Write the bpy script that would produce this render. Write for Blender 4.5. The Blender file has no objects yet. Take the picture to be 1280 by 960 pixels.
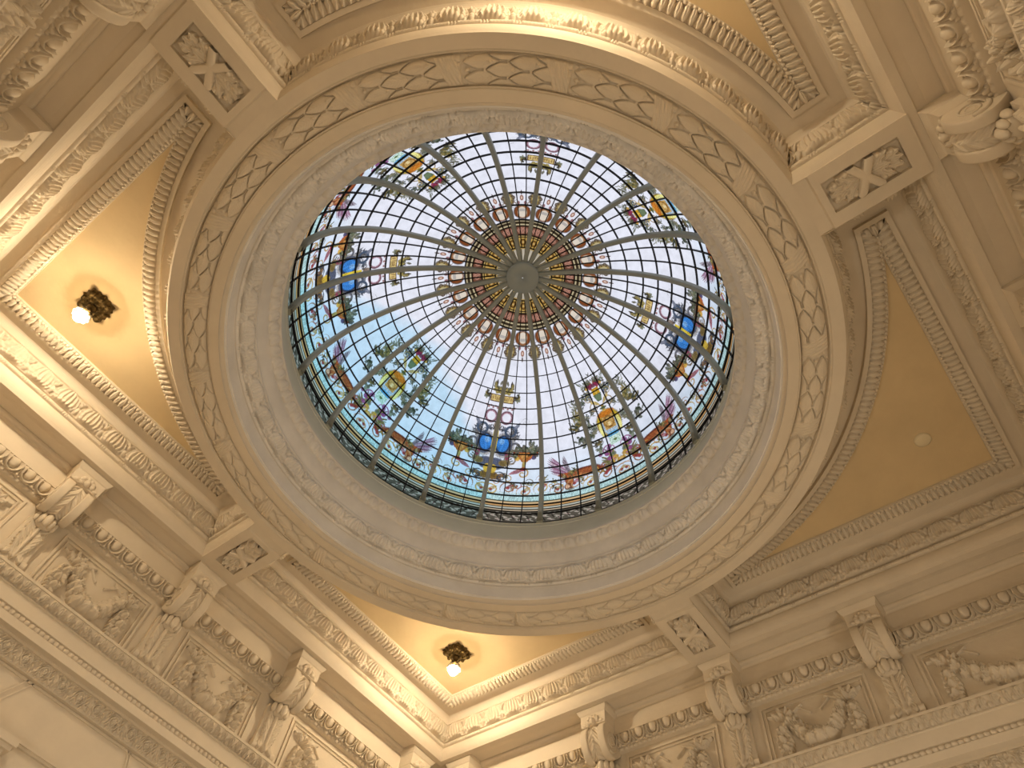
import bpy, math, random
import numpy as np
U = 3.0                                   # metres per design unit (outer radius of the dome's ring = 1)
C = bpy.context.scene.collection
PI = math.pi
rng = np.random.RandomState(7)

# ------------------------------------------------------------------ materials
def mat(name, base, rough=.8, var=.06, scale=3.0, bump=.15, metal=0., second=None, spec=.3):
    m = bpy.data.materials.new(name); m.use_nodes = True
    nt = m.node_tree; b = nt.nodes['Principled BSDF']
    b.inputs['Roughness'].default_value = rough; b.inputs['Metallic'].default_value = metal
    b.inputs['Specular IOR Level'].default_value = spec
    tc = nt.nodes.new('ShaderNodeTexCoord')
    n = nt.nodes.new('ShaderNodeTexNoise'); n.inputs['Scale'].default_value = scale; n.inputs['Detail'].default_value = 6
    n.inputs['Roughness'].default_value = .62
    nt.links.new(tc.outputs['Object'], n.inputs['Vector'])
    r = nt.nodes.new('ShaderNodeValToRGB')
    c2 = second or tuple(x*(1-2.2*var) for x in base)
    r.color_ramp.elements[0].position = .3; r.color_ramp.elements[1].position = .68
    r.color_ramp.elements[0].color = (*c2, 1); r.color_ramp.elements[1].color = (*base, 1)
    nt.links.new(n.outputs['Fac'], r.inputs['Fac']); nt.links.new(r.outputs['Color'], b.inputs['Base Color'])
    if bump:
        n2 = nt.nodes.new('ShaderNodeTexNoise'); n2.inputs['Scale'].default_value = scale*14; n2.inputs['Detail'].default_value = 4
        nt.links.new(tc.outputs['Object'], n2.inputs['Vector'])
        bp = nt.nodes.new('ShaderNodeBump'); bp.inputs['Strength'].default_value = bump; bp.inputs['Distance'].default_value = .02
        nt.links.new(n2.outputs['Fac'], bp.inputs['Height']); nt.links.new(bp.outputs['Normal'], b.inputs['Normal'])
    return m

STONE = mat('cream_plaster', (.70, .60, .46), .82, .05, 1.6, .12)
FIELD = mat('ochre_plaster', (.68, .52, .30), .85, .07, 1.1, .15)
DRUM = mat('daylit_plaster', (.82, .77, .70), .82, .07, 2.2, .15)  # the cream plaster again, paler and cooler: dome daylight put into its colour
METAL = mat('grey_green_paint', (.36, .37, .315), .5, .05, 2.0, .03)
METAL2 = mat('pale_grey_paint', (.78, .79, .69), .5, .05, 2.0, .03)
LEAD = mat('black_lead', (.012, .011, .010), .6, .1, 8, 0)
BRONZE = mat('aged_bronze', (.13, .085, .03), .42, .35, 30, .3, .85, (.03, .02, .008))
FLOORM = mat('marble_floor', (.42, .35, .26), .4, .2, .5, 0)
PLATE = mat('cream_cover', (.74, .62, .40), .6, .03, 4, 0)

def glass_mat():
    m = bpy.data.materials.new('painted_stained_glass'); m.use_nodes = True
    nt = m.node_tree; nt.nodes.clear()
    out = nt.nodes.new('ShaderNodeOutputMaterial')
    at = nt.nodes.new('ShaderNodeAttribute'); at.attribute_name = 'paint'
    tc = nt.nodes.new('ShaderNodeTexCoord')
    n = nt.nodes.new('ShaderNodeTexNoise'); n.inputs['Scale'].default_value = 9; n.inputs['Detail'].default_value = 5
    nt.links.new(tc.outputs['Object'], n.inputs['Vector'])
    mr = nt.nodes.new('ShaderNodeMapRange'); mr.inputs['From Min'].default_value = .3; mr.inputs['From Max'].default_value = .7
    mr.inputs['To Min'].default_value = .90; mr.inputs['To Max'].default_value = 1.04
    nt.links.new(n.outputs['Fac'], mr.inputs['Value'])
    mx = nt.nodes.new('ShaderNodeVectorMath'); mx.operation = 'SCALE'
    nt.links.new(at.outputs['Color'], mx.inputs[0]); nt.links.new(mr.outputs['Result'], mx.inputs['Scale'])
    tr = nt.nodes.new('ShaderNodeBsdfTransparent'); df = nt.nodes.new('ShaderNodeBsdfTranslucent')
    mix = nt.nodes.new('ShaderNodeMixShader'); mix.inputs[0].default_value = .12
    nt.links.new(mx.outputs[0], tr.inputs['Color']); nt.links.new(mx.outputs[0], df.inputs['Color'])
    nt.links.new(tr.outputs[0], mix.inputs[1]); nt.links.new(df.outputs[0], mix.inputs[2])
    nt.links.new(mix.outputs[0], out.inputs['Surface'])
    return m
GLASS = glass_mat()

def emit(name, col, s):
    m = bpy.data.materials.new(name); m.use_nodes = True
    nt = m.node_tree; nt.nodes.clear()
    out = nt.nodes.new('ShaderNodeOutputMaterial'); e = nt.nodes.new('ShaderNodeEmission')
    e.inputs['Color'].default_value = (*col, 1); e.inputs['Strength'].default_value = s
    nt.links.new(e.outputs[0], out.inputs['Surface']); return m
BULB = emit('lit_bulb', (1, .82, .57), 760)

def crystal():
    m = bpy.data.materials.new('crystal_shade'); m.use_nodes = True
    nt = m.node_tree; nt.nodes.clear()
    out = nt.nodes.new('ShaderNodeOutputMaterial')
    tr = nt.nodes.new('ShaderNodeBsdfTransparent'); tr.inputs['Color'].default_value = (.10, .093, .078, 1)
    gl = nt.nodes.new('ShaderNodeBsdfGlossy'); gl.inputs['Roughness'].default_value = .15
    lw = nt.nodes.new('ShaderNodeLayerWeight'); lw.inputs['Blend'].default_value = .45
    mix = nt.nodes.new('ShaderNodeMixShader')
    nt.links.new(lw.outputs['Facing'], mix.inputs[0]); nt.links.new(tr.outputs[0], mix.inputs[1]); nt.links.new(gl.outputs[0], mix.inputs[2])
    nt.links.new(mix.outputs[0], out.inputs['Surface']); return m
CRYSTAL = crystal()

# ------------------------------------------------------------------ mesh building
class G:
    def __init__(s): s.v = []; s.f = []; s.c = []; s.n = 0; s.sm = []
    def add(s, V, faces, smooth=True, col=None):
        V = np.asarray(V, float).reshape(-1, 3); s.v.append(V)
        for F in (faces if isinstance(faces, list) else [faces]):
            F = np.asarray(F, int); s.f.append(F + s.n); s.sm.append(smooth)
        s.c.append(col); s.n += len(V); return s
    def grid(s, P, closed_u=False, closed_v=False, smooth=True, col=None, keep=None):
        n, m = P.shape[:2]; idx = np.arange(n*m).reshape(n, m)
        if closed_u: idx = np.vstack([idx, idx[:1]])
        if closed_v: idx = np.hstack([idx, idx[:, :1]])
        q = np.stack([idx[:-1, :-1], idx[1:, :-1], idx[1:, 1:], idx[:-1, 1:]], -1).reshape(-1, 4)
        if keep is not None:
            k = keep.reshape(-1)[q].any(1); q = q[k]
        return s.add(P.reshape(-1, 3), q, smooth, None if col is None else col.reshape(-1, 4))
    def box(s, lo, hi):
        x0, y0, z0 = lo; x1, y1, z1 = hi
        V = [(x0,y0,z0),(x1,y0,z0),(x1,y1,z0),(x0,y1,z0),(x0,y0,z1),(x1,y0,z1),(x1,y1,z1),(x0,y1,z1)]
        return s.add(V, [[(0,3,2,1),(4,5,6,7),(0,1,5,4),(1,2,6,5),(2,3,7,6),(3,0,4,7)]], False)
    def ellipsoid(s, c, r, n=12, m=8, fn=None):
        a = np.linspace(0, 2*PI, n, endpoint=False)[:, None]; b = np.linspace(-PI/2, PI/2, m)[None]
        k = np.ones((n, m)) if fn is None else fn(a, b)
        P = np.stack([c[0]+r[0]*k*np.cos(a)*np.cos(b), c[1]+r[1]*k*np.sin(a)*np.cos(b), c[2]+r[2]*k*np.sin(b)+0*a], -1)
        return s.grid(P, closed_u=True)
    def lathe(s, prof, c=(0, 0, 0), n=24, fn=None):
        pr = np.asarray(prof, float); a = np.linspace(0, 2*PI, n, endpoint=False)[:, None]
        R = pr[None, :, 0]*(1 if fn is None else fn(a)); Z = pr[None, :, 1]+0*a
        return s.grid(np.stack([c[0]+R*np.cos(a), c[1]+R*np.sin(a), c[2]+Z], -1), closed_u=True)
    def prism(s, poly, to3, lo, hi):
        """poly outline (k,2) mapped by to3(a, b, depth) and closed between depths lo and hi"""
        k = len(poly); A = [to3(a, b, lo) for a, b in poly]; B = [to3(a, b, hi) for a, b in poly]
        i = np.arange(k); j = (i+1) % k
        s.add(A+B, [np.stack([i, j, j+k, i+k], -1), i[None, ::-1], i[None]+k], False); return s
    def tube(s, pts, r, n=8):
        pts = np.asarray(pts, float); t = np.gradient(pts, axis=0); t /= np.linalg.norm(t, axis=1)[:, None]+1e-9
        up = np.array([.13, .27, .95]); a = np.cross(t, up); a /= np.linalg.norm(a, axis=1)[:, None]+1e-9; b = np.cross(t, a)
        th = np.linspace(0, 2*PI, n, endpoint=False); r = np.broadcast_to(np.asarray(r, float), (len(pts),))
        P = pts[:, None]+r[:, None, None]*(np.cos(th)[None, :, None]*a[:, None]+np.sin(th)[None, :, None]*b[:, None])
        return s.grid(P, closed_v=True)

def build(name, g, m, parent=None, at=(0, 0, 0), sharp=None, **props):
    V = (np.concatenate(g.v) - np.array(at))*U
    me = bpy.data.meshes.new(name)
    loops = np.concatenate([f.reshape(-1) for f in g.f]); cnt = np.concatenate([np.full(len(f), f.shape[1]) for f in g.f])
    sm = np.concatenate([np.full(len(f), k) for f, k in zip(g.f, g.sm)])
    me.vertices.add(len(V)); me.vertices.foreach_set('co', V.astype(np.float32).ravel())
    me.loops.add(len(loops)); me.loops.foreach_set('vertex_index', loops.astype(np.int32))
    me.polygons.add(len(cnt)); me.polygons.foreach_set('loop_start', np.concatenate([[0], np.cumsum(cnt)[:-1]]).astype(np.int32))
    me.polygons.foreach_set('use_smooth', sm.astype(bool))
    me.update(calc_edges=True)
    if any(c is not None for c in g.c):
        at_ = me.color_attributes.new('paint', 'FLOAT_COLOR', 'POINT')
        at_.data.foreach_set('color', np.concatenate(g.c).astype(np.float32).ravel())
    if sharp: me.set_sharp_from_angle(angle=math.radians(sharp))
    me.materials.append(m)
    o = bpy.data.objects.new(name, me); C.objects.link(o)
    if parent: o.parent = parent
    else: o.location = np.array(at)*U
    for k, v in props.items(): o[k] = v
    return o

def thing(name, label, cat, loc=(0, 0, 0), group=None):
    o = bpy.data.objects.new(name, None); C.objects.link(o); o.location = np.array(loc)*U
    o['label'] = label; o['category'] = cat
    if group: o['group'] = group
    return o

def dup(root, rotz=0, label=None, shift=None):
    """copy of a thing, its parts and sub-parts, turned about the dome's axis"""
    r = root.copy(); C.objects.link(r)
    if shift is not None: r.location = np.array(shift)*U
    c, s = math.cos(rotz), math.sin(rotz); x, y, z = r.location
    r.location = (c*x-s*y, s*x+c*y, z); r.rotation_euler.z = root.rotation_euler.z+rotz
    if label: r['label'] = label
    for ch in list(root.children):
        k = ch.copy(); C.objects.link(k); k.parent = r
        for gch in list(ch.children):
            d = gch.copy(); C.objects.link(d); d.parent = k
    return r

# ------------------------------------------------------------------ relief patterns (heights as fractions)
def frac(x): return x-np.floor(x)
def dome(x, z, rx, rz): return np.sqrt(np.clip(1-(x/rx)**2-(z/rz)**2, 0, 1))
def smooth(a, b, x):
    t = np.clip((x-a)/(b-a), 0, 1); return t*t*(3-2*t)

def h_acanthus(L, v, P):
    """row of broad acanthus leaves with a small dart flower between; v=0 bottom, 1 top"""
    x = frac(L/P)-.5
    w = .43*np.sqrt(np.clip(1-((v-.42)/.60)**2, 0, 1))+1e-4
    q = x/w
    lobes = .5+.5*np.cos(q*PI*6)
    leaf = np.where(abs(q) < 1, (.45+.55*np.sqrt(np.clip(1-q*q, 0, 1)))*(.62+.38*lobes), 0)
    tip = dome(x, v-.14, .20, .14)*.35
    scal = .06*np.sin(v*26)*(abs(q) < 1)*abs(q)
    leaf = leaf*smooth(0, .10, v)*(1-.35*smooth(.8, 1, v))+tip+scal
    xd = frac(L/P+.5)-.5
    dart = .75*dome(xd, v-.30, .09, .24)+.6*dome(xd, v-.72, .07, .16)+.55*dome(abs(xd)-.07, v-.86, .06, .12)
    return np.maximum(leaf, dart)

def h_eggs(L, v, P):
    """egg and dart, v=0 top of the egg row"""
    x = frac(L/P)-.5
    d = np.sqrt((x/.27)**2+((v-.28)/.46)**2)
    egg = .80*np.sqrt(np.clip(1-d*d, 0, 1))
    D = np.sqrt((x/.44)**2+((v-.25)/.68)**2)
    ring = np.clip(1-abs(D-.93)/.14, 0, 1)**.6*.86
    xd = frac(L/P+.5)-.5
    dart = np.clip(1-abs(xd)/(.035+.13*v), 0, 1)*.6*smooth(.1, .4, v)
    dart = np.maximum(dart, .7*dome(xd, v-.85, .13, .16)); dart = np.maximum(dart, .4*dome(abs(xd)-.17, v-.92, .09, .1))
    return np.maximum(np.maximum(egg, ring), dart)

def h_leafegg(L, v, P):
    x = frac(L/P)-.5
    w = .46*np.sqrt(np.clip(1-((v-.5)/.55)**2, 0, 1))+1e-4
    a = np.where(abs(x) < w, np.sqrt(np.clip(1-(x/w)**2, 0, 1)), 0)
    return a*(1-.45*np.exp(-(x/.05)**2)*smooth(.2, .5, v))

def h_reel(L, v, P):
    x = frac(L/P)
    r = np.sqrt(np.clip(1-(2*v-1)**2, 0, 1))
    reel = np.zeros_like(x+v)
    for c in (.08, .18, .28): reel = np.maximum(reel, np.exp(-((x-c)/.022)**2))
    rope = 1-.16*(.5+.5*np.cos(2*PI*(x*9+v*1.4)))*(x > .33)
    return r*(.75*rope*(x > .33)+(.78*(1-.8*reel))*(x <= .33)+.1)

def h_bead(L, v, P):
    return dome(frac(L/P)-.5, v-.5, .47, .5)

def h_smallleaf(L, v, P):
    x = frac(L/P)-.5; k = np.floor(L/P)
    a = dome(x-.10*np.sin(v*7+k), v-.45, .30, .5)*(.7+.3*np.cos(x*40))
    b = dome(frac(L/P+.5)-.5, v-.72, .16, .26)*.8
    c = np.clip(1-abs(np.hypot(x*1.1, v-.35)-.3)/.09, 0, 1)*.5
    return np.maximum(np.maximum(a, b), c)

def h_scroll(L, v, P):
    k = np.floor(L/P); x = frac(L/P)-.5
    y = (v-.5)*np.where(k % 2 == 0, 1, -1)
    r = np.hypot(x*1.5, y*1.05); th = np.arctan2(y, x*1.5)
    sp = np.clip(1-abs(frac((r*7.5+th/(2*PI)))-.5)/.28, 0, 1)*(r < .46)*.75
    ros = dome(x, y, .13, .19)*(.75+.25*np.cos(th*5))
    stem = np.clip(1-abs(y-.30*np.cos(2*PI*x))/.10, 0, 1)*.6
    lf = .6*np.clip(np.sin(x*34+6*y)*np.cos(y*11+x*9), 0, 1)*(abs(y) < .46)
    return np.maximum(np.maximum(sp, ros), np.maximum(stem, lf))*smooth(0, .08, v)*smooth(0, .08, 1-v)

def leaf2(x, y, L, W):
    """pointed leaf, base at x=0 tip at x=L; returns height 0..1"""
    t = x/L
    w = W*np.clip(np.sin(PI*np.clip(.12+.88*t, 0, 1))**.75, 0, 1)+1e-6
    inside = (t > 0) & (t < 1) & (abs(y) < w)
    return np.where(inside, .40+.60*t*np.ones_like(y)-.30*(abs(y)/w)**2+.07*np.cos(y/w*PI*3), 0)

def h_laurel(th, v, N):
    """laurel roll of overlapping broad leaves bound by slanted ribbons; th in turns, v 0..1 across the channel"""
    x = frac(th*N); Lx = x*.257; y = (v-.5)*.077; q = abs(v-.5)/.47
    roll = np.sqrt(np.clip(1-q*q, 0, 1))
    best = np.zeros_like(roll+Lx); lead = np.full_like(best, -1.)
    for k in (3, 2, 1, 0):                              # tips point towards smaller x and lie over the tier before
        tip = .006+k*.054
        cols = (-.0375, 0, .0375) if k % 2 else (-.0188, .0188)
        for c in cols:
            t = (Lx-tip)/.105; yy = abs(y-c); ww = .0185*np.clip(np.minimum(t/.30, 1), 0, 1)**.6*np.clip((1.05-t)/.25, 0, 1)**.5+1e-6
            ins = (t > 0) & (t < 1) & (yy < ww) & (lead < 0)
            val = .95-.55*np.clip(t, 0, 1)-.22*(yy/ww)**2.5+.06*np.exp(-(yy/.0013)**2)+.02*np.cos((yy+Lx*.8)*900)
            best = np.where(ins, np.where((t < .45) & (yy > ww-.0032), -.25, val), best); lead = np.where(ins, 1, lead)
        for c in ((-.0188, .0188) if k % 2 else (-.0005, .0375, -.0375)):
            b = dome(Lx-tip-.010, y-c, .0062, .0055); best = np.where((lead < 0) & (b > 0), .35+.5*b, best); lead = np.where(b > 0, 1, lead)
    h = np.maximum(roll*.60+best*.48*np.sqrt(roll), 0)
    d = Lx-.232-.42*y
    h = np.where(abs(d) < .024, np.maximum(h, roll*.66+.30+.05*np.cos(d*620)), h)
    return h*smooth(0, .05, v)*smooth(0, .05, 1-v)

# ------------------------------------------------------------------ swept strips
def resample(prof, n):
    p = np.asarray(prof, float); d = np.r_[0, np.cumsum(np.hypot(*np.diff(p, axis=0).T))]
    t = np.linspace(0, d[-1], n); return np.stack([np.interp(t, d, p[:, 0]), np.interp(t, d, p[:, 1])], 1), t/d[-1]

def strip(g, path, us, prof, sign=1, rel=None, amp=0, nv=None, closed=False, Lof=None):
    """path(u, s) -> x, y for lateral profile coordinate s; prof is a list of (s, z)"""
    if rel is None:
        p = np.asarray(prof, float)
        for i in range(len(p)-1):            # crisp arrises: separate facets
            S = np.broadcast_to(p[i:i+2, 0], (len(us), 2)); Z = np.broadcast_to(p[i:i+2, 1], (len(us), 2))
            x, y = path(us[:, None], S); g.grid(np.stack([x, y, Z], -1), closed_u=closed)
        return
    p, v = resample(prof, nv)
    d = np.gradient(p, axis=0); d /= np.linalg.norm(d, axis=1)[:, None]
    n = sign*np.stack([d[:, 1], -d[:, 0]], 1)
    h = rel(Lof(us[:, None], p[None, :, 0]), v[None]+0*us[:, None])*amp; h[:, 0] = 0; h[:, -1] = 0
    S = p[None, :, 0]+h*n[None, :, 0]; Z = p[None, :, 1]+h*n[None, :, 1]
    x, y = path(us[:, None], S); g.grid(np.stack([x, y, Z], -1), closed_u=closed)

def cyl(u, s): return s*np.cos(u), s*np.sin(u)
FULL = lambda n: np.linspace(0, 2*PI, n, endpoint=False)
def curve_prof(a, b, bulge, n=6):
    """(s,z) points from a to b bowed sideways"""
    a, b = np.array(a), np.array(b); d = b-a; nrm = np.array([d[1], -d[0]]); t = np.linspace(0, 1, n)
    return [tuple(a+d*k+nrm*bulge*4*k*(1-k)) for k in t]

# ================================================================== DOME RING
A = 1.280      # inner edge of the wall soffit
W = .079       # half width of the four beams
ring = thing('dome_cornice_ring', 'round carved cream stone ring cornice encircling the stained glass dome', 'ring cornice', (0, 0, 0))
g = G()
u = FULL(360)
joint = lambda L, v: -np.exp(-((frac(L*40+.3)-.5)/.012)**2)
strip(g, cyl, FULL(2880), [(1.0, 0), (.992, 0), (.966, 0)], -1, joint, .0022, 6, True, lambda uu, ss: uu/(2*PI))
strip(g, cyl, u, [(.966, 0), (.962, .005), (.960, .005), (.956, .016)], closed=True)
strip(g, cyl, u, [(.884, .016), (.882, .004), (.879, .004), (.876, 0)], closed=True)
strip(g, cyl, FULL(2880), [(.876, 0), (.868, 0), (.846, 0)], -1, joint, .0022, 6, True, lambda uu, ss: uu/(2*PI))
strip(g, cyl, u, curve_prof((.846, 0), (.836, .016), .2, 7), closed=True)
build('soffit_band', g, STONE, ring)
g = G(); strip(g, cyl, FULL(3300), [(.957, .016), (.883, .016)], -1, lambda L, v: h_laurel(L, v, 22), .026, 56, True, lambda uu, ss: (uu+math.radians(148.3+15.4))/(2*PI))
build('laurel_garland', g, STONE, ring, label='carved laurel garland bound with crossed ribbons')
g = G(); strip(g, cyl, u, [(.836, .016), (.834, .022), (.831, .022), (.828, .068), (.826, .070)], closed=True)
strip(g, cyl, u, [(.822, .0715), (.826, .0715)], closed=True); strip(g, cyl, u, [(.824, .0845), (.819, .0845), (.819, .087)], closed=True)
build('drum_fascia', g, DRUM, ring)
g = G(); strip(g, cyl, FULL(2232), [(.825, .071), (.823, .085)], -1, lambda L, v: h_reel(L, v, 1/62), .009, 11, True, lambda uu, ss: uu/(2*PI))
build('bead_and_reel_moulding', g, DRUM, ring)
g = G(); strip(g, cyl, FULL(2160), [(.819, .087), (.812, .094), (.795, .106), (.785, .118)], -1, lambda L, v: h_acanthus(L, v, 1/48), .021, 30, True, lambda uu, ss: uu/(2*PI)+.003)
build('acanthus_moulding', g, DRUM, ring, label='ring of carved acanthus leaves')
g = G()
strip(g, cyl, u, [(.787, .118), (.779, .120), (.779, .127), (.783, .129)], closed=True)
strip(g, cyl, u, curve_prof((.783, .129), (.766, .186), -.06, 8), closed=True)
strip(g, cyl, u, [(.750, .221), (.738, .2215), (.738, .230), (.752, .232)], closed=True)
build('cove', g, DRUM, ring)
g = G(); strip(g, cyl, FULL(1760), [(.766, .186), (.757, .200), (.748, .222)], -1, lambda L, v: h_leafegg(L, v, 1/110), .0105, 14, True, lambda uu, ss: uu/(2*PI))
build('leaf_and_tongue_moulding', g, DRUM, ring)

# ================================================================== COFFERS (one canonical corner, turned four times)
def side_wall_x(u, s): return A-s, (W+s)+(A-s-(W+s))*u
def side_wall_y(u, s): x, y = side_wall_x(u, s); return y+0*x, x+0*y
def side_beam_x(u, s):
    x0 = np.sqrt((1+s)**2-(W+s)**2); return x0+(A-s-x0)*u, W+s+0*u
def side_beam_y(u, s): x, y = side_beam_x(u, s); return y+0*x, x+0*y
def side_arc(u, s):
    a0 = np.arcsin((W+s)/(1+s)); a = a0+(PI/2-2*a0)*u; return (1+s)*np.cos(a), (1+s)*np.sin(a)
def Lwall(u, s): return side_wall_x(u, s)[1]
def Lbeam(u, s): return side_beam_x(u, s)[0]
def Larc(u, s): x, y = side_arc(u, s); return 1.06*np.arctan2(y, x)
SIDES = [(side_wall_x, Lwall, 1, 560), (side_wall_y, Lwall, 1, 560), (side_beam_x, Lbeam, 1, 130), (side_beam_y, Lbeam, 1, 130), (side_arc, Larc, 1, 720)]
cc = (.80, .80, .155)
def coffer():
    t = thing('ceiling_coffer', 'x', 'coffer', cc, 'corner coffers round the dome')
    gf, gb, gl, gc, gp, gd = G(), G(), G(), G(), G(), G()
    for path, Lo, sg, n in SIDES:
        u0 = np.linspace(0, 1, 60 if path is side_arc else 14); un = np.linspace(0, 1, n)
        strip(gf, path, u0, [(0, 0), (.003, .004)]); strip(gf, path, u0, curve_prof((.003, .004), (.016, .040), .10, 7))
        strip(gf, path, u0, [(.016, .040), (.012, .042), (.012, .048), (.017, .049)])
        strip(gb, path, un, [(.015, .049), (.018, .063)], sg, lambda L, v: h_reel(L, v, .0815), .010, 11, False, Lo)
        strip(gf, path, u0, [(.017, .063), (.013, .064), (.013, .069), (.020, .070)])
        strip(gl, path, un, [(.018, .070), (.022, .085), (.034, .108), (.040, .128)], sg, lambda L, v: h_acanthus(L, v, .1045), .021, 30, False, Lo)
        strip(gc, path, u0, [(.040, .128), (.046, .129), (.046, .136)]); strip(gc, path, u0, curve_prof((.046, .136), (.062, .157), -.15, 6))
        strip(gc, path, u0, [(.062, .157), (.100, .157)])
        strip(gp, path, u0, [(.100, .157), (.100, .144), (.114, .144), (.116, .150)])
        strip(gp, path, un, [(.115, .150), (.125, .147), (.140, .149), (.149, .156)], sg, lambda L, v: h_leafegg(L, v, .0190), .0115, 14, False, Lo)
        strip(gd, path, np.linspace(0, 1, 2*n), [(.148, .153), (.1585, .153)], sg, lambda L, v: h_bead(L, v, .0125), .0085, 8, False, Lo)
        strip(gp, path, u0, [(.148, .154), (.160, .154), (.160, .162)])
    build('fascia', gf, STONE, t, cc); build('bead_and_reel_moulding', gb, STONE, t, cc)
    build('acanthus_moulding', gl, STONE, t, cc); build('cove', gc, STONE, t, cc)
    fr = build('panel_frame', gp, STONE, t, cc); build('bead_row', gd, STONE, fr, cc)
    # flat field, cut to the frame's outline
    s = .155; a = np.linspace(0, 1, 41); o1 = np.stack(side_arc(a, s), 1)
    g = G(); k = len(o1)
    outer = np.stack([np.where(a < .5, A-s, (A-s)+(W+s-(A-s))*(2*a-1)), np.where(a < .5, (W+s)+(A-s-W-s)*2*a, A-s)], 1)
    w_ = np.linspace(0, 1, 10)[None, :, None]
    P = o1[:, None]*(1-w_)+outer[:, None]*w_
    g.grid(np.concatenate([P, np.full(P.shape[:2]+(1,), .162)], -1)); build('field', g, FIELD, t, cc)
    return t
cof = coffer()
LB = {0: 'brightly lamplit triangular coffer at the bottom corner, lamp near its corner',
      1: 'lamplit triangular coffer left of the dome with the leftmost lamp',
      2: 'curved-edge coffer above the dome, cut off by the top edge of the photo',
      3: 'dark unlit triangular coffer right of the dome with a plain round cover plate'}
cof['label'] = LB[0]
for k in (1, 2, 3): dup(cof, k*PI/2, LB[k])

# ================================================================== BEAMS
bc = (1.15, 0, 0)
def beam():
    t = thing('ceiling_beam', 'x', 'beam', bc, 'four short beams between the dome ring and the walls')
    g = G(); z0 = -.007; x0, x1 = 1.034, A+.0005; px0, px1, py = 1.052, 1.243, .044
    xs = [x0, px0, px1, x1]; ys = [-W, -py, py, W]
    for i in range(3):
        for j in range(3):
            if i == 1 and j == 1: continue
            g.grid(np.array([[(xs[i+a], ys[j+b], z0) for b in (0, 1)] for a in (0, 1)], float), smooth=False)
    for (xa, ya, xb, yb) in ((px0, -py, px1, -py), (px1, -py, px1, py), (px1, py, px0, py), (px0, py, px0, -py)):
        g.grid(np.array([[(xa, ya, z0), (xa, ya, z0+.014)], [(xb, yb, z0), (xb, yb, z0+.014)]]), smooth=False)
    g.grid(np.array([[(px0, -py, z0+.014), (px0, py, z0+.014)], [(px1, -py, z0+.014), (px1, py, z0+.014)]], float), smooth=False)
    for yy in (-W, W):
        g.grid(np.array([[(.995, yy, .002), (.995, yy, -.0001)], [(x0, yy, .002), (x0, yy, z0)], [(x1, yy, .002), (x1, yy, z0)]]), smooth=False)
    g.grid(np.array([[(.985, -W, .001), (.985, W, .001)], [(x0-.004, -W, .001), (x0-.004, W, .001)], [(x0, -W, z0), (x0, W, z0)]]), smooth=False)
    g.grid(np.array([[(x1, -W, z0), (x1, W, z0)], [(x1, -W, .001), (x1, W, .001)]]), smooth=False)
    build('soffit', g, STONE, t, bc)
    # oak leaf sprigs tied with a crossed ribbon
    n, m = 150, 70
    X, Y = np.meshgrid(np.linspace(px0+.006, px1-.006, n), np.linspace(-py+.004, py-.004, m), indexing='ij')
    cx = (px0+px1)/2; x = X-cx; h = np.zeros_like(x)
    for sg in (-1, 1):
        for (b, ang, L, Wd) in ((.012, .0, .050, .013), (.018, .55, .052, .012), (.018, -.55, .052, .012), (.045, .32, .044, .013), (.045, -.32, .044, .013), (.030, .9, .034, .010), (.030, -.9, .034, .010), (.05, 0, .042, .012)):
            bx, by = b, (0 if ang == 0 else math.copysign(.006, ang)); ca, sa = math.cos(ang), math.sin(ang)
            lx = (sg*x-bx)*ca+(Y-by)*sa; ly = -(sg*x-bx)*sa+(Y-by)*ca
            h = np.maximum(h, leaf2(lx, ly*(1+.25*np.cos(lx*420)), L, Wd))
        for (ex, ey) in ((.074, .012), (.070, -.02), (.036, .028), (.04, -.03)):
            h = np.maximum(h, .95*dome(sg*x-ex, Y-ey, .010, .009))
    for sg in (-1, 1):
        d = abs(Y-sg*x*1.55)/1.85; h = np.where((d < .0105) & (abs(x) < .034), np.maximum(h, .78+.25*np.sqrt(np.clip(1-(d/.0105)**2, 0, 1))), h)
    g = G(); g.grid(np.stack([X, Y, z0+.0145-.023*h], -1), keep=h > .02)
    build('oak_leaf_relief', g, STONE, t, bc, label='carved oak leaf sprigs tied with a crossed ribbon')
    return t
bm = beam()
LBm = {0: 'short stone beam with carved oak leaf panel at the lower right of the dome ring',
       1: 'short stone beam with carved oak leaf panel at the lower left of the dome ring',
       2: 'short stone beam with carved oak leaf panel at the upper left of the dome ring',
       3: 'short stone beam with carved oak leaf panel at the upper right of the dome ring'}
bm['label'] = LBm[0]
for k in (1, 2, 3): dup(bm, k*PI/2, LBm[k])

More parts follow.
